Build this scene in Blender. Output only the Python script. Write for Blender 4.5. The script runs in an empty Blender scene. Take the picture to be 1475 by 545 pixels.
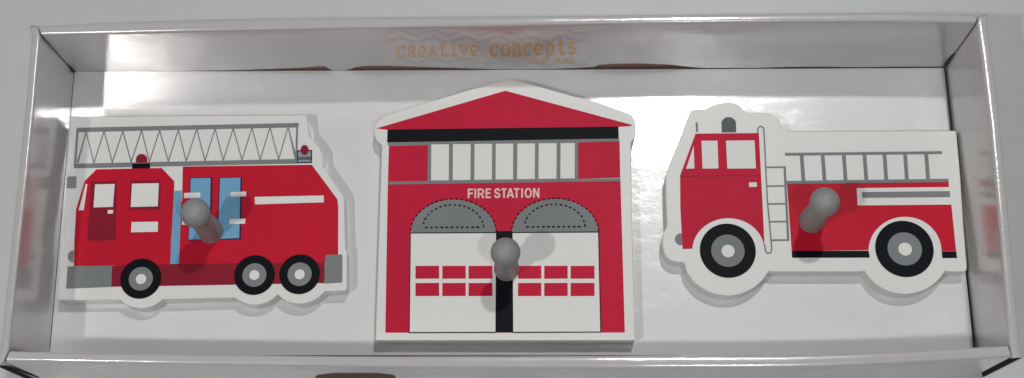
import bpy, bmesh, math, random
from mathutils import Vector, Matrix, Euler
random.seed(4)
S = bpy.context.scene
C = S.collection

# ------------------------------------------------------------------ camera
W0, H0 = 1475.0, 545.0
CAM = Vector((0.011029, -0.188355, 0.66141))
EUL = Euler((0.29103, 0.01501, -0.003153), 'XYZ')
FPX = 1978.157
SHY = 8.246
cd = bpy.data.cameras.new('camera'); cam = bpy.data.objects.new('camera', cd); C.objects.link(cam)
cam.location = CAM; cam.rotation_euler = EUL
cd.sensor_fit = 'HORIZONTAL'; cd.sensor_width = 36; cd.lens = 36 * FPX / W0
cd.shift_y = SHY / W0
cd.clip_start = 0.01; cd.clip_end = 100
S.camera = cam

# ------------------------------------------------------------------ world, lamps, exposure
wd = bpy.data.worlds.new('World'); S.world = wd; wd.use_nodes = True
wn = wd.node_tree; bg = wn.nodes['Background']
bg.inputs[0].default_value = (0.93, 0.95, 1.0, 1); bg.inputs[1].default_value = 0.155
S.view_settings.view_transform = 'Standard'; S.view_settings.look = 'None'
S.cycles.sample_clamp_indirect = 0; S.cycles.blur_glossy = 0.0
S.view_settings.exposure = -0.16; S.view_settings.gamma = 1

def lamp(name, loc, power, size, col):
    l = bpy.data.lights.new(name, 'AREA'); l.shape = 'RECTANGLE'; l.size = size[0]; l.size_y = size[1]
    l.energy = power; l.color = col
    o = bpy.data.objects.new(name, l); C.objects.link(o); o.location = loc
    o.rotation_euler = (Vector(loc)).to_track_quat('Z', 'Y').to_euler()
    return o
lamp('lamp_behind', (0.258, 0.64, 1.57), 9.5, (0.06, 0.06), (1.0, 0.98, 0.95))
lamp('lamp_front', (-0.60, -0.46, 1.25), 6.0, (0.05, 0.045), (1.0, 0.97, 0.93))
lamp('lamp_side', (0.27, -0.47, 1.30), 3.0, (0.045, 0.045), (0.95, 0.97, 1.0))

# ------------------------------------------------------------------ sizes
DEP = 0.1548; HB = 0.05211; T = 0.0095; PEG = 0.0335
ROT = EUL.to_matrix()
def ray(x, y):
    return ROT @ Vector(((x - W0/2)/FPX, -(y - H0/2 - SHY)/FPX, -1.0))
def P(x, y, z=0.0):
    """metric point on the horizontal plane z of a traced outline point"""
    d = ray(x, y); return CAM + d * ((z - CAM.z)/d.z)

# ------------------------------------------------------------------ materials
def mat(name, col, rough=0.5, var=0.04, bump=0.0, scale=(400, 400, 400), spec=0.5, coat=0.0, coat_r=0.1, spot=None, wave=0.0, col2=None, bdist=0.0003, streak=None, coat_ior=1.65):
    m = bpy.data.materials.new(name); m.use_nodes = True
    n = m.node_tree.nodes; l = m.node_tree.links; b = n['Principled BSDF']
    tc = n.new('ShaderNodeTexCoord'); mp = n.new('ShaderNodeMapping'); mp.inputs['Scale'].default_value = scale
    l.new(tc.outputs['Object'], mp.inputs[0])
    nz = n.new('ShaderNodeTexNoise'); nz.inputs['Scale'].default_value = 1; nz.inputs['Detail'].default_value = 5
    nz.inputs['Roughness'].default_value = 0.6
    l.new(mp.outputs[0], nz.inputs[0])
    nb = n.new('ShaderNodeTexNoise'); nb.inputs['Scale'].default_value = 28; nb.inputs['Detail'].default_value = 3
    l.new(tc.outputs['Object'], nb.inputs[0])
    ad = n.new('ShaderNodeMath'); ad.operation = 'ADD'; l.new(nz.outputs[0], ad.inputs[0]); l.new(nb.outputs[0], ad.inputs[1])
    mr = n.new('ShaderNodeMapRange'); mr.inputs[1].default_value = 0.7; mr.inputs[2].default_value = 1.3
    l.new(ad.outputs[0], mr.inputs[0])
    mx = n.new('ShaderNodeMix'); mx.data_type = 'RGBA'; l.new(mr.outputs[0], mx.inputs[0])
    c2 = col2 or tuple(c*(1+var) for c in col)
    mx.inputs[6].default_value = tuple(c*(1-var) for c in col) + (1,)
    mx.inputs[7].default_value = tuple(min(1, c) for c in c2) + (1,)
    l.new(mx.outputs[2], b.inputs['Base Color'])
    b.inputs['Roughness'].default_value = rough
    b.inputs['Specular IOR Level'].default_value = spec
    b.inputs['Coat Weight'].default_value = coat; b.inputs['Coat IOR'].default_value = coat_ior; b.inputs['Coat Roughness'].default_value = coat_r
    if streak:
        ns = n.new('ShaderNodeTexNoise'); ns.inputs['Scale'].default_value = 1; ns.inputs['Detail'].default_value = 4; ns.inputs['Roughness'].default_value = 0.7
        ms = n.new('ShaderNodeMapping'); ms.inputs['Scale'].default_value = streak; l.new(tc.outputs['Object'], ms.inputs[0]); l.new(ms.outputs[0], ns.inputs[0])
        rs = n.new('ShaderNodeMapRange'); rs.inputs[1].default_value = 0.42; rs.inputs[2].default_value = 0.66
        rs.inputs[3].default_value = coat_r*0.7; rs.inputs[4].default_value = coat_r*3.2
        l.new(ns.outputs[0], rs.inputs[0]); l.new(rs.outputs[0], b.inputs['Coat Roughness'])
    if bump:
        bp = n.new('ShaderNodeBump'); bp.inputs['Strength'].default_value = bump; bp.inputs['Distance'].default_value = bdist
        if wave:
            nw = n.new('ShaderNodeTexNoise'); nw.inputs['Scale'].default_value = 22; nw.inputs['Detail'].default_value = 1
            l.new(tc.outputs['Object'], nw.inputs[0])
            mm = n.new('ShaderNodeMath'); mm.operation = 'MULTIPLY_ADD'; mm.inputs[1].default_value = wave
            l.new(nw.outputs[0], mm.inputs[0]); l.new(nz.outputs[0], mm.inputs[2]); l.new(mm.outputs[0], bp.inputs['Height'])
        else:
            l.new(nz.outputs[0], bp.inputs['Height'])
        l.new(bp.outputs[0], b.inputs['Normal']); l.new(bp.outputs[0], b.inputs['Coat Normal'])
    return m

M = {}
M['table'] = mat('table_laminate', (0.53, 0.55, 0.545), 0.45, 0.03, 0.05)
M['card_long'] = mat('coated_card_long', (0.52, 0.505, 0.515), 0.2, 0.03, 0.30, (160, 450, 900), wave=1.5, coat=1, coat_r=0.065, bdist=0.00026, coat_ior=1.8, streak=(28, 100, 420))  # same card as the floor, wall shade darkened into the colour
M['card_side'] = mat('coated_card_side', (0.50, 0.49, 0.485), 0.20, 0.03, 0.25, (500, 650, 500), wave=1.2, coat=1, coat_r=0.08, bdist=0.00045, streak=(100, 40, 200))  # also floor card, with the side walls' shade put into the colour
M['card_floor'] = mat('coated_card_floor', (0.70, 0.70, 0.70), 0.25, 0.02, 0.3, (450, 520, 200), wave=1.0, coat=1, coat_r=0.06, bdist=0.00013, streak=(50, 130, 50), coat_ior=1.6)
M['kraft'] = mat('kraft_brown', (0.26, 0.15, 0.12), 0.85, 0.2, 0.3)
M['shade_brown'] = mat('shaded_brown_board', (0.12, 0.075, 0.06), 0.9, 0.2)  # brown board darkened in colour for the shade of gaps and slot
M['dark'] = mat('painted_gap_shade', (0.03, 0.025, 0.025), 0.9, 0.2)  # near-black colour holds the shade inside gaps and hollow walls
M['wood_white'] = mat('painted_board', (0.72, 0.725, 0.71), 0.40, 0.02, 0.2, (900, 900, 900), spec=0.3, bdist=0.0001)
pr = dict(rough=0.5, spec=0.16, var=0.10, bump=0.25, scale=(1100, 1100, 1100))
M['red'] = mat('red_ink', (0.52, 0.005, 0.026), **pr)
M['crimson'] = mat('crimson_ink', (0.52, 0.006, 0.038), **pr)
M['dark_red'] = mat('dark_red_ink', (0.24, 0.008, 0.025), **pr)
M['black'] = mat('black_ink', (0.003, 0.004, 0.007), **dict(pr, spec=0.1))
M['navy'] = mat('navy_ink', (0.02, 0.012, 0.05), **pr)
M['grey'] = mat('grey_ink', (0.20, 0.215, 0.22), **pr)
M['dark_grey'] = mat('dark_grey_ink', (0.11, 0.12, 0.13), **pr)
M['steel'] = mat('blue_grey_ink', (0.26, 0.33, 0.40), **pr)
M['blue'] = mat('blue_ink', (0.16, 0.36, 0.56), **pr)
M['cream'] = mat('white_ink', (0.74, 0.745, 0.725), **dict(pr, var=0.02))
M['pink'] = mat('pink_white_ink', (0.74, 0.58, 0.58), **pr)
M['peg'] = mat('peg_paint', (0.29, 0.295, 0.29), 0.5, 0.10, 0.25, (500, 500, 500))
M['beige'] = mat('label_beige', (0.57, 0.53, 0.52), 0.2, 0.04, 0.3, (160, 450, 900), wave=1.5, coat=1, coat_r=0.065, bdist=0.00026, coat_ior=1.8, streak=(28, 100, 420))
M['band'] = mat('label_grey', (0.46, 0.43, 0.455), 0.2, 0.04, 0.3, (160, 450, 900), wave=1.5, coat=1, coat_r=0.065, bdist=0.00026, coat_ior=1.8, streak=(28, 100, 420))
M['orange'] = mat('label_orange', (0.60, 0.35, 0.11), 0.2, 0.04, 0.3, (160, 450, 900), wave=1.5, coat=1, coat_r=0.065, bdist=0.00026, coat_ior=1.8, streak=(28, 100, 420))

# ------------------------------------------------------------------ object helpers
def link(name, bm, m, parent=None, smooth=False, m2=None):
    me = bpy.data.meshes.new(name); bmesh.ops.recalc_face_normals(bm, faces=bm.faces[:]) if len(bm.faces) else None
    bm.to_mesh(me); bm.free()
    me.materials.append(M[m] if isinstance(m, str) else m)
    if m2: me.materials.append(M[m2])
    if smooth:
        for p in me.polygons: p.use_smooth = True
    o = bpy.data.objects.new(name, me); C.objects.link(o)
    if parent is not None:
        o.parent = parent
        # parents are never rotated: shift by the chain of parent locations
        off = Vector((0, 0, 0)); q = parent
        while q is not None: off += q.location; q = q.parent
        for v in me.vertices: v.co -= off
    return o
def thing(name, loc, label, cat):
    o = bpy.data.objects.new(name, None); C.objects.link(o); o.location = loc
    o.empty_display_size = 0.02; o['label'] = label; o['category'] = cat
    return o

LAY = 0.00007
def top(k): return T + LAY*k
def add_poly(bm, pts, z1, z0=None):
    """upright prism over metric points"""
    z0 = T - 0.0004 if z0 is None else z0
    a = [bm.verts.new((p[0], p[1], z1)) for p in pts]
    b = [bm.verts.new((p[0], p[1], z0)) for p in pts]
    bm.faces.new(a); bm.faces.new(b[::-1])
    n = len(pts)
    for i in range(n): bm.faces.new((a[i], b[i], b[(i+1) % n], a[(i+1) % n]))
def pm(px, z=T): return [P(x, y, z) for x, y in px]
def poly(name, pxs, m, parent, k=1):
    """printed patch(es): pxs one outline or a list of outlines"""
    bm = bmesh.new()
    if isinstance(pxs[0][0], (int, float)): pxs = [pxs]
    for px in pxs: add_poly(bm, pm(px), top(k))
    return link(name, bm, m, parent)
def ribbon(pts, w, closed=False):
    """outline of a mitred line through metric 2d points"""
    n = len(pts); L = []; R = []
    for i in range(n):
        p = Vector(pts[i][:2])
        a = Vector(pts[i-1][:2]) if (i > 0 or closed) else None
        b = Vector(pts[(i+1) % n][:2]) if (i < n-1 or closed) else None
        d1 = (p-a).normalized() if a is not None else None
        d2 = (b-p).normalized() if b is not None else None
        d1 = d1 if d1 is not None else d2; d2 = d2 if d2 is not None else d1
        n1 = Vector((-d1.y, d1.x)); n2 = Vector((-d2.y, d2.x))
        mm = (n1+n2)
        mm = mm.normalized() if mm.length > 1e-6 else n1
        s = min(1.0/max(0.25, mm.dot(n1)), 1.6)
        L.append(p + mm*w/2*s); R.append(p - mm*w/2*s)
    return L, R
def add_ribbon(bm, pts, w, z1, z0=None, closed=False):
    L, R = ribbon(pts, w, closed); n = len(pts)
    z0 = T - 0.0004 if z0 is None else z0
    V = [[bm.verts.new((q.x, q.y, z)) for q in (l, r) for z in (z1, z0)] for l, r in zip(L, R)]
    rng = range(n if closed else n-1)
    for i in rng:
        a, b = V[i], V[(i+1) % n]
        bm.faces.new((a[0], b[0], b[2], a[2])); bm.faces.new((a[1], a[3], b[3], b[1]))
        bm.faces.new((a[0], a[1], b[1], b[0])); bm.faces.new((a[2], b[2], b[3], a[3]))
    if not closed:
        bm.faces.new(V[0]); bm.faces.new((V[-1][0], V[-1][2], V[-1][3], V[-1][1])) if False else None
PXM = 2900.0   # photo pixels per metre on the boards
def strokes(name, lines, m, parent, k=1):
    """lines: list of (px points, px width)"""
    bm = bmesh.new()
    for i, (px, w) in enumerate(lines):
        add_ribbon(bm, pm(px), w/PXM, top(k) + 0.000008*i)
    return link(name, bm, m, parent)
def arc_px(cx, cy, rx, ry, a0, a1, n=24):
    return [(cx+rx*math.cos(math.radians(a0+(a1-a0)*i/n)), cy-ry*math.sin(math.radians(a0+(a1-a0)*i/n))) for i in range(n+1)]
def disc(bm, cx, cy, rpx, z1, n=48):
    c = P(cx, cy, T); r = (P(cx+rpx, cy, T)-c).length
    add_poly(bm, [(c.x+r*math.cos(2*math.pi*i/n), c.y+r*math.sin(2*math.pi*i/n)) for i in range(n)], z1)
def wheel(parent, cx, cy, r, r2, r3, hub=(0, 0), k=4):
    bm = bmesh.new(); disc(bm, cx, cy, r, top(k)); w = link('wheel', bm, 'black', parent)
    bm = bmesh.new(); disc(bm, cx+hub[0]*.4, cy+hub[1]*.4, r2, top(k+1)); link('rim', bm, 'grey', w)
    bm = bmesh.new(); disc(bm, cx+hub[0], cy+hub[1], r3, top(k+2)); link('hub', bm, 'cream', w)
def round_poly(px, r=2.5, n=4):
    """round every corner of a px outline; a vertex may carry its own radius"""
    out = []; N = len(px)
    for i in range(N):
        p = Vector(px[i][:2]); a = Vector(px[i-1][:2]); b = Vector(px[(i+1) % N][:2])
        rr = px[i][2] if len(px[i]) > 2 else r
        da = (a-p); db = (b-p)
        t = min(rr, da.length*.45, db.length*.45)
        if t < 0.05: out.append(tuple(p)); continue
        A = p + da.normalized()*t; B = p + db.normalized()*t
        for j in range(n+1):
            s = j/n; out.append(tuple(A*(1-s)**2 + p*2*s*(1-s) + B*s*s))
    return out
def board(parent, px):
    bm = bmesh.new()
    cl = []
    for q in px:
        if not cl or math.hypot(q[0]-cl[-1][0], q[1]-cl[-1][1]) > 1.3: cl.append(q)
    while math.hypot(cl[0][0]-cl[-1][0], cl[0][1]-cl[-1][1]) < 1.3: cl.pop()
    pts = pm(cl)
    n = len(pts); b_ = 0.0005
    # eased top edge: inset the outline slightly
    cen = [Vector((p.x, p.y)) for p in pts]
    def inset(d):
        o = []
        for i in range(n):
            a = cen[i-1]; p = cen[i]; b = cen[(i+1) % n]
            d1 = (p-a).normalized(); d2 = (b-p).normalized()
            m1 = Vector((-d1.y, d1.x)) + Vector((-d2.y, d2.x))
            m1 = m1.normalized() if m1.length > 1e-6 else Vector((-d1.y, d1.x))
            o.append(p + m1*d*SG)
        return o
    area = sum(cen[i].x*cen[(i+1) % n].y - cen[(i+1) % n].x*cen[i].y for i in range(n))
    SG = 1 if area > 0 else -1
    rings = []
    for d, z in ((0.0006, 0.0004), (0, 0.001), (0, T-b_), (b_*.12, T-b_*.5), (b_*.4, T-b_*.14), (b_, T)):
        rings.append([bm.verts.new((q.x, q.y, z)) for q in inset(d)])
    for r0, r1 in zip(rings, rings[1:]):
        for i in range(n): bm.faces.new((r0[i], r0[(i+1) % n], r1[(i+1) % n], r1[i]))
    bm.faces.new(rings[-1]); bm.faces.new(rings[0][::-1])
    o = link('board', bm, 'wood_white', parent)
    for f in o.data.polygons: f.use_smooth = len(f.vertices) == 4 and abs(f.normal.z) > 0.02
    return o
def peg(parent, x, y):
    prof = [(0, -0.0005), (0.0062, -0.0005), (0.0063, 0.0004), (0.0060, 0.0012), (0.0060, 0.004), (0.0058, 0.010), (0.0055, 0.016), (0.0052, 0.0205), (0.0051, 0.0240), (0.0053, 0.0268)]
    r = 0.0070; z0 = PEG - 0.0012
    a0 = -42
    for i in range(17):
        a = math.radians(a0 + (90-a0)*i/16); prof.append((r*math.cos(a), z0 + r*math.sin(a)))
    bm = bmesh.new(); n = 48; rows = []
    for rr, z in prof:
        if rr < 1e-5: rows.append([bm.verts.new((x, y, T+z))])
        else: rows.append([bm.verts.new((x+rr*math.cos(2*math.pi*i/n), y+rr*math.sin(2*math.pi*i/n), T+z)) for i in range(n)])
    for a, b in zip(rows, rows[1:]):
        for i in range(n):
            j = (i+1) % n
            if len(a) == 1: bm.faces.new((a[0], b[i], b[j]))
            elif len(b) == 1: bm.faces.new((a[i], a[j], b[0]))
            else: bm.faces.new((a[i], a[j], b[j], b[i]))
    return link('peg', bm, 'peg', parent, smooth=True)

# ------------------------------------------------------------------ table under the box
bm = bmesh.new()
add_poly(bm, [(-1.6, -1.0), (1.6, -1.0), (1.6, 1.0), (-1.6, 1.0)], -0.0035, -0.03)
o = link('table_top', bm, 'table'); o['kind'] = 'structure'; o['label'] = 'pale grey table surface the cardboard box stands on'

# ------------------------------------------------------------------ the box
box = thing('cardboard_box', (0, 0, -0.0035), 'open shallow white glossy cardboard box holding the three peg plaques', 'box')

# floor panel over a brown base
bm = bmesh.new(); add_poly(bm, [(-0.2262, -0.079), (0.2262, -0.079), (0.2262, 0.082), (-0.2262, 0.082)], -0.0016, -0.0034)
link('base', bm, 'shade_brown', box)
bm = bmesh.new(); add_poly(bm, [(-0.19, 0.0788), (0.2, 0.0788), (0.2, 0.0822), (-0.19, 0.0822)], -0.0004, -0.0020)
link('brown_liner', bm, 'kraft', box)
bm = bmesh.new()
fl = [P(107.6, 103.6), P(1360, 98.2), P(1402.2, 500), P(1403, 512), P(71, 512), P(72.8, 500)]
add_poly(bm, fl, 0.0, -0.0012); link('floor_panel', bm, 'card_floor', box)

def lerp_px(tab, t, ax):
    """other coordinate at position t of a px polyline, smoothed"""
    tab = sorted(tab, key=lambda q: q[ax])
    if t <= tab[0][ax]: a, b = tab[0], tab[1]
    elif t >= tab[-1][ax]: a, b = tab[-2], tab[-1]
    else:
        for a, b in zip(tab, tab[1:]):
            if a[ax] <= t <= b[ax]: break
    s = (t-a[ax])/(b[ax]-a[ax]); return a[1-ax] + (b[1-ax]-a[1-ax])*s
def smooth_line(tab, t, ax, w=40):
    ts = [t-w, t-w/2, t, t+w/2, t+w]; return sum(lerp_px(tab, q, ax) for q in ts)/5
SH = 0.0007
def wall(name, stations, m, lift=None, cap0=False, cap1=False, inside='kraft'):
    """hollow folded wall: stations are (inner bottom, inner top, outer top) metric xy"""
    bm = bmesh.new(); rows = []
    for k, (ib, it, ot) in enumerate(stations):
        ib = Vector(ib[:2]); it = Vector(it[:2]); ot = Vector(ot[:2])
        out = (ot-it); th = out.length; u = out.normalized(); mid = (it+ot)/2
        lf = lift[k] if lift else 0.0
        rr = 0.0021
        row = []
        def pt(q, z): row.append(bm.verts.new((q.x, q.y, z)))
        nz = 7
        for j in range(nz):            # inner face, with a tight loop at its foot
            z = lf + (HB-rr-lf)*(0, 0.006, 0.03, 0.25, 0.5, 0.75, 1.0)[j]
            q = ib + (it-ib)*max(0, z)/HB; pt(q, z)
        for j in range(1, 12):         # rolled rim
            a = math.pi*j/12; e = 0.6
            cx = -math.copysign(abs(math.cos(a))**e, math.cos(a)); pt(mid + u*th/2*cx, HB - rr + rr*math.sin(a)**e)
        pt(ot, HB-rr); pt(ot, -0.0026); pt(ot, -0.003)
        pt(ot-u*SH, -0.003); pt(ot-u*SH, HB-rr)   # back inside
        pt(mid, HB-SH)
        q = it+u*SH; pt(q, HB-rr); q = ib+(it-ib)*max(0, lf)/HB+u*SH; pt(q, lf)
        rows.append(row)
    n = len(rows[0]); inner0 = 7+11+3
    for a, b in zip(rows, rows[1:]):
        for i in range(n):
            j = (i+1) % n; f = bm.faces.new((a[i], a[j], b[j], b[i])); f.smooth = i < inner0-1
            f.material_index = 1 if inner0 <= i < n-1 else 0
    for c, r in ((cap0, rows[0]), (cap1, rows[-1])):
        if c:
            f = bm.faces.new(r[:inner0])
        
    return link(name, bm, m, box, m2=inside)

def zpx(px, x, y):   # lift height that shows as px pixels at a crease point of the back wall
    a = P(x, y, 0); d = ray(x, y-px); t = (a.y-CAM.y)/d.y; return max(0.0, (CAM+d*t).z)
def bottom_back(x): return 103.6 + (97.4-103.6)*(x-107)/(1360-107) - 0.0
# back wall
INB = [(58, 50), (142, 48.5), (240, 46), (400, 42.5), (600, 39), (850, 34.5), (1100, 31.5), (1300, 31), (1406, 33)]
OUB = [(50, 37), (142, 32), (300, 27), (600, 24), (850, 21.5), (1300, 17), (1408, 21)]
LIFT = [(107, 0), (240, 0), (350, 1.2), (430, 3.8), (469, 6.2), (472, 5), (477, 0), (496, 0), (503, 1), (515, 4.6), (528, 6), (560, 6.2), (600, 4.6), (640, 3), (680, 1.4), (720, .2), (770, 0), (805, .6), (855, 2.6), (862, 5.5), (885, 6.6), (920, 7), (965, 5.2), (990, 2.2), (1010, .8), (1090, 0.4), (1130, 1.4), (1180, 1.6), (1240, .5), (1290, 1.2), (1360, 1)]
st = []; lf = []
N = 300
for i in range(N+1):
    s = i/N
    xb = 107.8 + (1359.5-107.8)*s; xt = 59.5 + (1405.5-59.5)*s; xo = 56 + (1407-56)*s
    st.append((P(xb, bottom_back(xb)), P(xt, smooth_line(INB, xt, 0), HB), P(xo, smooth_line(OUB, xo, 0), HB)))
    lf.append(zpx(lerp_px(LIFT, xb, 0), xb, bottom_back(xb)))
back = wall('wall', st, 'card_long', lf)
BK = st
# front wall
INF = [(12, 505), (100, 507.7), (350, 511), (500, 513), (750, 512.5), (1150, 511), (1300, 506), (1452, 497.5)]
OUF = [(5, 521), (100, 522.5), (350, 526.5), (600, 529.5), (900, 531), (1150, 530), (1300, 523.5), (1458, 514)]
yf = P(700, 509, 0).y
st = []
for i in range(121):
    s = i/120
    xt = 14.5 + (1451.5-14.5)*s; xo = 8 + (1457-8)*s
    a = P(xt, smooth_line(INF, xt, 0), HB)
    ib = Vector((-0.2245 + (0.2245+0.2247)*s, a.y + 0.0003))
    st.append((ib, a, P(xo, smooth_line(OUF, xo, 0), HB)))
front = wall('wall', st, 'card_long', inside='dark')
FR = st
# side walls
INW = [(54.5, 37), (57.5, 51), (49, 150), (38.5, 258), (28.5, 350), (12.5, 505), (2, 527)]
INE = [(1409, 22), (1407.5, 34), (1414, 80), (1425.5, 175), (1440, 330), (1454, 497), (1458, 516)]
stw = []; ste = []
ys = [37, 44, 51] + [51 + (505-51)*i/40 for i in range(1, 41)] + [512, 519, 526]
for y in ys:
    s = (y-51)/(505-51); sb = 103 + (508-103)*s
    xi = lerp_px(INW, y, 1)
    xb = 107 + (71.6-107)*(sb-103)/(505-103)
    stw.append((P(xb, sb), P(xi, y, HB), P(xi-12.5, y-0.5, HB)))
ys = [22, 28, 34] + [34 + (497-34)*i/40 for i in range(1, 41)] + [504, 510, 516]
for y in ys:
    s = (y-34)/(497-34); sb = 97.5 + (500-97.5)*s
    xi = lerp_px(INE, y, 1)
    xb = 1360.6 + (1405.5-1360.6)*(sb-97.5)/(500-97.5)
    ste.append((P(xb, sb), P(xi, y, HB), P(xi+15.5, y-1, HB)))
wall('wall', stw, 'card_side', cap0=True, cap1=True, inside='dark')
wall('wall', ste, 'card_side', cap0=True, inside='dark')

# ---- printed label on the back wall
def back_pt(x, y, out=0.0002):
    """metric point on the inner face of the back wall"""
    Y = DEP/2
    for _ in range(6):
        d = ray(x, y); t = (Y-CAM.y)/d.y; q = CAM + d*t
        b0, t0, _o = min(BK, key=lambda s_: abs(s_[0].x + (s_[1].x-s_[0].x)*q.z/HB - q.x))
        Y = b0.y + (t0.y-b0.y)*q.z/HB
    return Vector((q.x, q.y-out, q.z))
def wall_ribbon(bm, px, w, out):
    # keep narrow ribbons as strips of quads, with thickness
    L = []; R = []
    n = len(px)
    for i in range(n):
        p = Vector(px[i]); a = Vector(px[i-1]) if i else p; b = Vector(px[i+1]) if i < n-1 else p
        d1 = (p-a); d2 = (b-p)
        d = ((d1.normalized() if d1.length else Vector((0, 0))) + (d2.normalized() if d2.length else Vector((0, 0)))).normalized()
        nn = Vector((-d.y, d.x)); L.append(p+nn*w/2); R.append(p-nn*w/2)
    A = [bm.verts.new(back_pt(q.x, q.y, out)) for q in L]; B = [bm.verts.new(back_pt(q.x, q.y, out)) for q in R]
    A2 = [bm.verts.new(v.co + Vector((0, .0003, 0))) for v in A]; B2 = [bm.verts.new(v.co + Vector((0, .0003, 0))) for v in B]
    for i in range(n-1):
        bm.faces.new((A[i], A[i+1], B[i+1], B[i])); bm.faces.new((A2[i], B2[i], B2[i+1], A2[i+1]))
        bm.faces.new((A[i], A2[i], A2[i+1], A[i+1])); bm.faces.new((B[i], B[i+1], B2[i+1], B2[i]))
bm = bmesh.new()
wall_ribbon(bm, [(556 + i*7.2, 68.5 - i*0.06) for i in range(41)], 44, 0.00010)
lab = link('label', bm, 'beige', back)
bm = bmesh.new(); q = 0
for yb, x0, x1, w in ((46, 556, 846, 3.6), (57, 556, 846, 4.2), (87, 570, 760, 3.2), (92.6, 690, 846, 3.0)):
    pts = []; x = x0
    while x <= x1:
        ph = (x-540)/47.0*2*math.pi
        pts.append((x, yb - (x-700)*0.008 + 3.0*math.sin(ph))); x += 3.5
    wall_ribbon(bm, pts, w, 0.00016 + q*0.00001); q += 1
link('zigzag_band', bm, 'band', lab)
def arcs(cx, cy, rx, ry, a0, a1, n=10):
    return [(cx+rx*math.cos(math.radians(a0+(a1-a0)*i/n)), cy+ry*math.sin(math.radians(a0+(a1-a0)*i/n))) for i in range(n+1)]
G = {  # typewriter letters, unit cell: x 0..1, y 0..1 = x-height
 'C': [arcs(.52, .5, .40, .54, 45, 315, 14), [(.84, .98), (.84, .72)]],
 'R': [[(.22, 0), (.22, 1)], [(.08, 1), (.55, 1)] + arcs(.55, .77, .25, .23, 90, -90, 8) + [(.22, .54)], [(.5, .54), (.85, .02)], [(.08, 0), (.38, 0)], [(.72, 0), (.96, 0)]],
 'e': [[(.12, .52), (.88, .52)] + arcs(.5, .5, .38, .5, 0, 300, 16)],
 'A': [[(.12, 0), (.48, 1), (.88, 0)], [(.26, .36), (.74, .36)], [(0, 0), (.3, 0)], [(.7, 0), (1, 0)]],
 't': [[(.42, 1.4), (.42, .2)] + arcs(.66, .2, .24, .2, 180, 330, 6), [(.14, .98), (.8, .98)]],
 'i': [[(.22, .98), (.52, .98), (.52, 0)], [(.14, 0), (.9, 0)], [(.48, 1.28), (.56, 1.40)]],
 'v': [[(.1, 1), (.5, 0), (.9, 1)], [(0, 1), (.3, 1)], [(.7, 1), (1, 1)]],
 'c': [arcs(.5, .5, .38, .5, 50, 315, 14), [(.8, .98), (.8, .72)]],
 'o': [arcs(.5, .5, .40, .5, 0, 360, 18)],
 'n': [[(.22, 0), (.22, 1), (.08, 1)], arcs(.5, .64, .28, .36, 180, 0, 8) + [(.78, 0)], [(.06, 0), (.4, 0)], [(.64, 0), (.98, 0)]],
 'p': [[(.2, -.42), (.2, 1), (.06, 1)], arcs(.52, .5, .36, .5, 150, -150, 16), [(.04, -.42), (.42, -.42)]],
 's': [arcs(.5, .74, .30, .25, 30, 235, 8)[:] + arcs(.5, .25, .34, .26, 70, -150, 10)],
}
bm = bmesh.new(); q = 0
def write(txt, x0, x1, y0, y1, h, w):
    global q
    cell = (x1-x0)/len(txt)
    for i, ch in enumerate(txt):
        bx = x0 + i*cell; by = y0 + (y1-y0)*(i+.5)/len(txt)
        for ln in G[ch]:
            wall_ribbon(bm, [(bx + cell*(.08+.84*a), by - h*b) for a, b in ln], w, 0.00024 + q*0.000006); q += 1
write('CReAtive', 570, 691, 81.5, 79.5, 14.5, 2.9)
write('concepts', 704, 832, 80, 77, 15.5, 3.2)
link('lettering', bm, 'orange', lab)
bm = bmesh.new(); q = 0
for x0, x1 in ((762, 784), (801, 826)):      # small second line, too blurred to read in the photograph
    x = x0
    while x < x1:
        g = [(x, 90.5), (x, 85.2), (x+3.2, 85.4), (x+3.2, 90.2)] if (int(x) % 2) else [(x, 85.3), (x, 90.3), (x+3.2, 90.2)]
        wall_ribbon(bm, g, 1.7, 0.00024 + q*0.00001); q += 1; x += 5.2
link('small_lettering', bm, 'orange', lab)

# ---- solid dark strips painted as the shade of corner gaps; thumb slot
def shade_strip(px3, w, off=0.0022):
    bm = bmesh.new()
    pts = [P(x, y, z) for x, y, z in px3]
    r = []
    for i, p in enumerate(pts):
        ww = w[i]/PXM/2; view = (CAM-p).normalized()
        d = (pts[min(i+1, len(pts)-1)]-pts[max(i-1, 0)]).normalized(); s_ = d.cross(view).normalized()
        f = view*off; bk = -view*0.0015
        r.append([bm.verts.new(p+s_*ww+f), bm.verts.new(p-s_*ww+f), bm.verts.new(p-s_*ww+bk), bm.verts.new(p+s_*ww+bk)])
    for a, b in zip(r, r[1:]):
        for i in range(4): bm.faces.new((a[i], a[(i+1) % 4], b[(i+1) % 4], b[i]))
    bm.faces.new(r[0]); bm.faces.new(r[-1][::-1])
    return link('gap_shade_strip', bm, 'dark', box)
shade_strip([(1359, 98.5, 0.001), (1364, 91, 0.005), (1371, 80, 0.0135), (1376, 76, 0.0165)], (2.6, 5.2, 5.2, 2.0))
shade_strip([(1361, 100, 0.0006), (1364, 130, 0.0006), (1372, 200, 0.0006)], (2.2, 1.6, 1.0))
shade_strip([(107.5, 104.5, 0.001), (94, 88, 0.012), (78, 71, 0.028), (62, 54, 0.0475)], (3.0, 1.4, 0.9, 0.9))
shade_strip([(1, 525.5, HB-0.004), (20, 531, 0.034), (36, 537, 0.018), (56, 543, -0.001)], (1.2, 1.6, 2.2, 3.0), 0.0012)
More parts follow.
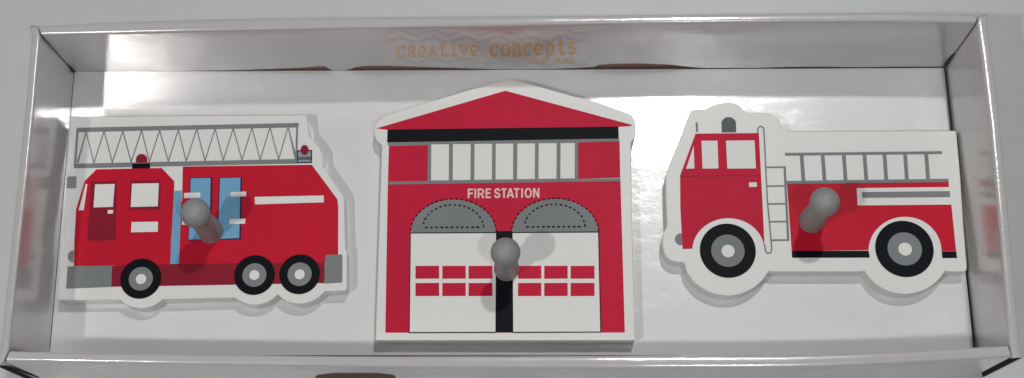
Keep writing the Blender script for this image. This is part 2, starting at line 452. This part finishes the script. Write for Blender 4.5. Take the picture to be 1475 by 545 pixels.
# thumb slot low on the front wall's outside
bm = bmesh.new()
mid = FR[len(FR)//2][2]
yo = min(P(455, 540, 0.02).y, mid.y)
def front_pt(x, y, out):
    Y = mid.y
    for _ in range(5):
        d = ray(x, y); t = (Y-CAM.y)/d.y; q = CAM + d*t
        Y = min(FR, key=lambda s_: abs(s_[2].x-q.x))[2].y
    return Vector((q.x, q.y-out, q.z))
px = round_poly([(453, 550, 1), (455, 541, 5), (480, 537.6, 10), (545, 537.8, 10), (569, 541, 5), (571, 550, 1)])
a = [bm.verts.new(front_pt(x, y, 0.0003)) for x, y in px]; b = [bm.verts.new(v.co+Vector((0, .0008, 0))) for v in a]
bm.faces.new(a); bm.faces.new(b[::-1])
for i in range(len(a)): bm.faces.new((a[i], b[i], b[(i+1) % len(a)], a[(i+1) % len(a)]))
link('thumb_slot', bm, 'shade_brown', front)

# ================================================================== ladder truck
def base_of(x, y): q = P(x, y, 0); return (q.x, q.y, 0)
lt = thing('ladder_truck_plaque', base_of(300, 320), '', 'wall plaque')
lt['label'] = 'wooden plaque of a long red ladder fire truck with three wheels and blue panels'
def bump(cx, cy, r, a0, a1, n=14): return [(x, y, 0) for x, y in arc_px(cx, cy, r, r*.975, a0, a1, n)]
ol = [(100, 168, 3), (442, 165.5, 3), (445, 196, 4), (457, 208, 4), (465, 222, 3), (465.5, 240, 3), (496, 285, 4), (497.5, 358, 2), (500, 363, 2), (500, 419, 5), (468, 420, 3)]
ol += bump(431.7, 396, 43, -34, -137.5) + bump(366.7, 397.4, 43, -43.5, -133) + [(336, 429, 2), (236, 431.5, 2)] + bump(203, 403, 42.5, -43, -137) + [(171, 432, 2), (82.5, 433, 4), (87.5, 353, 2), (92, 345, 2)]
board(lt, round_poly(ol))
LX = [(112, 235), (124, 190), (135.5, 235), (150, 189), (162, 234.5), (177, 189), (189, 234), (204, 188), (215.3, 233.5), (230, 188), (242.5, 233), (257, 187), (268.3, 233), (283.5, 186), (295.3, 232), (310, 185.5), (321.6, 231.5), (336, 185), (348.6, 231), (363, 184), (374.7, 230.5), (389, 184), (401.4, 230), (415, 183), (426.3, 229.5)]
strokes('ladder', [(LX, 3.0), ([(112, 186), (108.2, 240)], 3.2), ([(428.2, 179), (426.6, 234)], 2.6), ([(110.6, 187.6), (430, 180.6)], 6.4), ([(107, 239.5), (428, 232.6)], 6.6)], 'grey', lt, 5)
cab = poly('cab', [(139, 244.3), (233, 242.3), (251, 261.5), (250.8, 276), (250, 300), (246, 350), (244.5, 382), (106.3, 383.5), (107.5, 340), (109.7, 302), (122, 261)], 'red', lt, 2)
poly('door', [(131, 262), (168, 261), (167, 346.5), (126, 347)], 'dark_red', cab, 3)
poly('handle', [(155.5, 303), (163.2, 302.8), (163, 308), (155.3, 308.3)], 'cream', cab, 4)
w = poly('window', [(133.5, 262.3), (168, 261.6), (165.3, 301.5), (131.5, 302)], 'dark_red', cab, 4)
poly('pane', [(137.3, 266.2), (165.5, 265.4), (163, 298.5), (135, 299.3)], 'cream', w, 5)
w = poly('window', [(187.6, 261.3), (231.7, 260.3), (230.5, 302), (185.7, 303)], 'dark_red', cab, 3)
poly('pane', [(190.3, 265), (229, 264.3), (227.5, 297.6), (188.5, 298.6)], 'cream', w, 4)
w = poly('window', [(123.8, 265), (126.0, 266), (120.6, 303), (113.3, 303.2)], 'cream', cab, 3)
poly('panel', [(189.6, 320.3), (227.8, 319.6), (227.4, 334.3), (188.9, 335)], 'cream', cab, 3)
body = poly('body', [(263.3, 240.2), (449, 237.6), (486, 287.3), (487.3, 300), (487, 379), (244, 382), (250, 300), (262.3, 290)], 'red', lt, 1)
poly('skirt', [(161, 383.3), (244.5, 381), (467.7, 378.2), (467.7, 408), (300, 411), (160.5, 413.3)], 'dark_red', lt, 3)
poly('side_pipe', [(250.8, 275.5), (262, 274.8), (258, 380), (245.2, 380.7)], 'blue', lt, 3)
for a, b in (([(273.8, 256), (306, 255.4), (304.6, 346), (271, 347)], [(275, 257.3), (303.5, 256.8), (302, 344.8), (272, 345.6)]),
             ([(315.6, 256), (348.7, 255), (347, 344.8), (312.8, 346)], [(317.2, 257), (346.5, 256.2), (344.8, 343.4), (314, 344.6)])):
    w = poly('locker', a, 'navy', lt, 3); poly('door', b, 'blue', w, 4)
for h in ([(265.5, 278.5), (288.8, 277.8), (288.6, 285.2), (265, 286)], [(332.8, 277.3), (354.8, 276.5), (354.6, 283.2), (332.4, 284)], [(331, 316.3), (353.6, 315.4), (353.3, 322.6), (330.6, 323.6)], [(262.6, 317), (285, 316.2), (284.8, 323.4), (262.3, 324.2)]):
    poly('hinge', h, 'cream', lt, 5)
poly('stripe', [(367, 284), (466.3, 282), (466.5, 291.8), (367.4, 294.8)], 'cream', lt, 3)
b = poly('bumper', [(97.6, 384.2), (161.8, 383), (160.6, 413.5), (95.3, 416)], 'grey', lt, 5)
b = poly('bumper', round_poly([(468.8, 367.8), (493, 367), (493, 407.3), (467.3, 408.7)], 2), 'grey', lt, 5)
poly('grey_mark', round_poly([(96.8, 254.7), (110.3, 254.3), (109.8, 271.3), (96, 271.8)], 2), 'grey', lt, 5)  # printed wing mirror
poly('headlight', [(106.5, 361.5)] + arc_px(105.2, 369.7, 7.4, 8.4, 100, 260, 14) + [(105.4, 378.2)], 'grey', lt, 5)
s_ = poly('siren_light', [(196, 235), (196.2, 229)] + arc_px(204.2, 230, 8, 7.6, 170, 10, 14) + [(212.3, 235)], 'dark_red', lt, 7)
poly('base', [(191, 236.4), (216.5, 235.8), (216.3, 242.5), (190.8, 243.1)], 'black', s_, 8)
r_ = poly('rear_lamp', [(428.2, 217), (449.5, 216.5), (449.3, 235), (428, 235.4)], 'navy', lt, 6)
poly('housing', [(429.8, 219), (448, 218.5), (447.8, 233.6), (429.6, 234)], 'steel', r_, 7)
poly('trim', [(429.8, 226.8), (448, 226.3), (447.8, 231), (429.6, 231.4)], 'dark_grey', r_, 8)
poly('bulb', arc_px(439, 216.8, 5.6, 7.2, 0, 352, 30), 'dark_red', r_, 9)
wheel(lt, 203, 401.7, 29.4, 17.3, 7.4, (.5, .8), 6)
wheel(lt, 366.7, 396.5, 29.2, 17.3, 7.2, (0, .4), 6)
wheel(lt, 431.7, 395.4, 29.2, 17.3, 7.2, (.2, .4), 6)
peg(lt, -0.1467, -0.0107)

# ================================================================== fire station
fs = thing('fire_station_plaque', base_of(728, 330), 'wooden plaque of a red fire station with two white garage doors', 'wall plaque')
ol = [(733, 112.5, 14), (870, 151, 6), (909, 165, 4), (915.5, 174, 5), (915.5, 197, 4), (909, 205, 3), (910, 300, 2), (914.8, 490.5, 3), (540.8, 490.5, 3), (546, 330, 2), (550, 209, 2), (541.5, 202, 4), (538.5, 190, 4), (541, 177, 4), (556, 165.5, 4)]
board(fs, round_poly(ol))
poly('roof', [(542, 185.3), (728, 131), (909.5, 180), (909.5, 181.8), (890.7, 183), (558.5, 187.3)], 'crimson', fs, 2)
poly('eave', [(558.3, 187), (890.7, 182.8), (891.2, 199.8), (557.6, 205.6)], 'black', fs, 3)
for q_ in ([(560.3, 210.4), (617, 209.2), (616, 261), (558.8, 262.4)], [(832.6, 205.4), (892.4, 204), (893.4, 256.4), (832.4, 257.9)]): poly('upper_wall', q_, 'crimson', fs, 2)
strokes('ledge', [([(558.8, 208), (892, 202)], 4.2), ([(558.6, 264), (893.6, 259.2)], 4.2)], 'grey', fs, 2)
wf = poly('window_band', [(616.8, 206.5), (832.8, 203), (832.6, 261), (615.8, 263)], 'grey', fs, 3)
for x0, x1 in ((621.3, 646.8), (652.5, 678), (683.6, 708.8), (714.2, 739.3), (745.2, 770.6), (776, 801.8), (807.5, 828)):
    def yy(x): return 208.5 - (x-620)*0.0095
    def yb(x): return 260.4 - (x-620)*0.0145
    poly('pane', [(x0, yy(x0)), (x1, yy(x1)), (x1-.3, yb(x1)), (x0-.3, yb(x0))], 'cream', wf, 4)
poly('facade', [(558.6, 266), (893.8, 261.3), (900, 479.3), (555, 479.6)], 'crimson', fs, 1)
# lettering
def seg(*p): return list(p)
F = {'F': (675, 681.8, [seg((0, 0), (0, 1)), seg((0, .92), (1, .92)), seg((0, .5), (.88, .5))]),
     'I1': (684.6, 684.7, [seg((0, 0), (0, 1))]),
     'R': (689.2, 696.6, [seg((0, 0), (0, 1)), seg((0, .92), (.6, .92), (.92, .8), (.95, .66), (.85, .52), (.6, .45), (0, .45)), seg((.5, .45), (1.02, 0))]),
     'E': (700.6, 707, [seg((0, 0), (0, 1)), seg((0, .92), (1, .92)), seg((0, .52), (.9, .52)), seg((0, .08), (1, .08))]),
     'S': (712.8, 719.8, [seg((.98, .74), (.85, .88), (.5, .94), (.18, .87), (.04, .72), (.16, .58), (.5, .5), (.86, .41), (.98, .26), (.82, .12), (.5, .06), (.14, .12), (0, .3))]),
     'T1': (722.3, 729.8, [seg((.5, 0), (.5, 1)), seg((0, .92), (1, .92))]),
     'A': (730.8, 739.4, [seg((0, 0), (.5, 1)), seg((.5, 1), (1, 0)), seg((.2, .28), (.8, .28))]),
     'T2': (740.2, 748.2, [seg((.5, 0), (.5, 1)), seg((0, .92), (1, .92))]),
     'I2': (752, 752.1, [seg((0, 0), (0, 1))]),
     'O': (756.8, 765, [[(.5+.5*math.cos(a*math.pi/9), .5+.44*math.sin(a*math.pi/9)) for a in range(19)]]),
     'N': (769, 775.8, [seg((0, 0), (0, 1)), seg((1, 0), (1, 1)), seg((0, .97), (1, .03))])}
ls = []
for k_, (x0, x1, gl) in F.items():
    for g in gl:
        ls.append(([(x0 + (x1-x0)*a, 286.0 - (x0-675)*0.008 - 13.8*b) for a, b in g], 2.4))
strokes('lettering', ls, 'pink', fs, 3)
for cx, cy, rx in ((653, 336.3, 61.3), (799.6, 335.4, 62)):
    ar = poly('arch', arc_px(cx, cy, rx, 48.3, 0, 180, 40), 'grey', fs, 3)
    # dashed outline and dashed inner line
    def dashes(path, on, off, w, res):
        acc = 0; d = []; cur = []
        fine = []
        for a, b in zip(path, path[1:]):
            L_ = math.hypot(b[0]-a[0], b[1]-a[1]); n_ = max(1, int(L_/0.8))
            fine += [(a[0]+(b[0]-a[0])*i/n_, a[1]+(b[1]-a[1])*i/n_) for i in range(n_)]
        s = 0; prev = fine[0]
        for p in fine:
            s += math.hypot(p[0]-prev[0], p[1]-prev[1]); prev = p
            if (s % (on+off)) < on: cur.append(p)
            else:
                if len(cur) > 1: res.append((cur, w))
                cur = []
        if len(cur) > 1: res.append((cur, w))
        return res
    ds = []
    dashes(arc_px(cx, cy, rx+.8, 49.4, 2, 178, 60), 4.4, 2.8, 2.0, ds)
    ic = cx + (0 if cx < 700 else -.6); iy = cy - 8
    dashes(arc_px(ic, iy, 43.5, 32.8, 0, 180, 50), 4.2, 2.8, 2.0, ds)
    dashes([(ic-41, iy), (ic+42, iy-.5)], 4.4, 3.0, 2.0, ds)
    strokes('trim', ds, 'black', ar, 4)
poly('pillar', [(714.6, 333.5), (737.6, 333), (739.2, 479), (713.4, 479.3)], 'black', fs, 3)
for dn, dx, cols in (([(592, 337), (714.5, 336.4), (713.6, 478.3), (590.3, 478.8)], [(591, 335.5), (715, 334.8), (714, 479.8), (588.8, 480.2)], ((598.6, 632.6), (637.2, 670.8), (675, 709.2))),
                     ([(738.4, 336.3), (861.4, 335.6), (864.5, 478), (739.3, 478.3)], [(737.5, 334.7), (862.8, 333.8), (866, 479.4), (738.5, 479.8)], ((746.2, 779.6), (784, 817.6), (822, 856.2)))):
    fr_ = poly('garage_door', dx, 'black', fs, 4); d_ = poly('panel', dn, 'cream', fr_, 5)
    for x0, x1 in cols:
        for y0, y1 in ((383.6, 402), (408.2, 427)):
            poly('window', [(x0, y0), (x1, y0-.2), (x1+.1, y1-.2), (x0-.1, y1)], 'crimson', fr_, 6)
peg(fs, -0.0008, -0.0307)

# ================================================================== pumper truck
pt_ = thing('pumper_truck_plaque', base_of(1180, 300), 'wooden plaque of a red pumper fire truck with two large wheels and plain cab, beside a short wall', 'wall plaque')
pt_['label'] = 'wooden plaque of a short red pumper fire truck with two large wheels and white windows'
ol = [(995, 158, 5), (1016, 157, 4), (1030, 150, 6), (1048, 147, 10), (1064, 151, 6), (1074, 162, 4), (1106, 163.5, 6), (1122, 171, 6), (1128, 187, 3), (1136, 189.5, 3), (1377.5, 188.2, 3), (1383, 250, 2), (1387.5, 320, 2), (1393, 384, 3), (1392, 391.5, 4), (1371.5, 391.5, 2)]
ol += bump(1303.5, 359.5, 66, -29, -151, 18) + [(1238, 391.5, 2), (1117.5, 391.5, 2)] + bump(1048, 361.3, 66.5, -27, -154, 18) + [(986, 378, 3), (970, 377.5, 6), (958, 369, 8), (953.5, 350, 8), (956, 334, 6), (961, 326, 3), (959.5, 290, 2), (959, 252, 4)]
board(pt_, round_poly(ol))
cab = poly('cab', [(1001.8, 192.8), (1093, 192), (1096, 250), (1098.6, 300), (1101.3, 358.8)] + arc_px(1049.2, 361, 52, 46.5, 3, 177, 30) + [(983.2, 359), (980, 300), (979.6, 253)], 'crimson', pt_, 2)
poly('window', [(999.2, 210.3), (1000.2, 243), (988.2, 243.5)], 'cream', cab, 3)
poly('window', [(1010.4, 203.2), (1033.4, 203), (1034.8, 243), (1011.9, 243.2)], 'cream', cab, 3)
poly('window', [(1045.6, 203), (1086.8, 202.7), (1088.8, 243), (1047.7, 243.3)], 'cream', cab, 3)
strokes('trim', [([(980.5, 254.2), (1095, 253.4)], 1.0)], 'dark_red', cab, 3)
poly('handle', round_poly([(1078.6, 263.3), (1090, 263), (1090.4, 269.4), (1079, 269.7)], 1), 'cream', cab, 3)
poly('siren_light', [(1039.6, 191.2), (1039.2, 178)] + arc_px(1049.6, 178.5, 10.6, 9.6, 176, 4, 16) + [(1060.4, 191)], 'dark_grey', pt_, 1)
strokes('grey_mark', [([(1003.4, 176.5), (1004.2, 190.5)], 3.2)], 'grey', pt_, 1)  # plain short grey bar above the cab front
strokes('handrail', [([(1091.3, 192), (1091.6, 186), (1093.6, 183), (1096.6, 182.4), (1099.4, 184.5), (1100.4, 190), (1105.3, 290), (1111.6, 357), (1111, 362.5), (1108.5, 365), (1105, 364.8), (1102.3, 361), (1101.3, 352)], 1.9)], 'grey', pt_, 3)
strokes('step_ladder', [([(1103.5, 241.5), (1131, 241)], 2.2), ([(1104.6, 268.6), (1132, 268)], 2), ([(1105.8, 294.2), (1133, 293.8)], 2), ([(1107.5, 319.8), (1134, 319.4)], 2), ([(1110, 346.4), (1136.3, 346)], 2.2), ([(1130, 240), (1135.3, 347)], 3.0)], 'grey', pt_, 4)
bd = [(1133.6, 265.5), (1366.2, 262), (1368, 280), (1370.4, 296), (1377.2, 362), (1356, 362)] + arc_px(1303.5, 361.5, 52.5, 49, 1, 179, 30) + [(1140.3, 362)]
body = poly('body', bd, 'red', pt_, 1)
sp = poly('stripe', [(1234, 271.3), (1368.2, 269.8), (1370.2, 295), (1235.2, 296.2)], 'cream', body, 2)
poly('trim', [(1241.2, 277), (1367.8, 275.6), (1368.5, 284.4), (1241.8, 285.4)], 'grey', sp, 3)
for q_ in ([(1140.2, 361.8), (1251, 361.6), (1252.6, 371.4), (1141, 371.6)], [(1356.4, 362.4), (1377.2, 362.4), (1378.4, 372), (1357.4, 372)]): poly('skirt', q_, 'black', pt_, 3)
strokes('ladder', [([(xa, 222), (xa+2.8, 261)], 5.2) for xa in (1154.4, 1184.8, 1215.2, 1245, 1273.8, 1303.5, 1334)] + [([(1130.8, 222.6), (1356.6, 220.2)], 4.0), ([(1132, 263.4), (1366, 260.3)], 4.8)], 'grey', pt_, 4)
poly('headlight', [(982.2, 336.4)] + arc_px(981.5, 345, 9.4, 8.8, 95, 262, 16) + [(982.6, 353.6)], 'grey', pt_, 1)
wheel(pt_, 1048.2, 361.3, 40.3, 24, 9.4, (.4, .8), 4)
wheel(pt_, 1302.6, 358.7, 42, 24.7, 9.7, (.9, .6), 4)
peg(pt_, 0.1488, -0.0075)
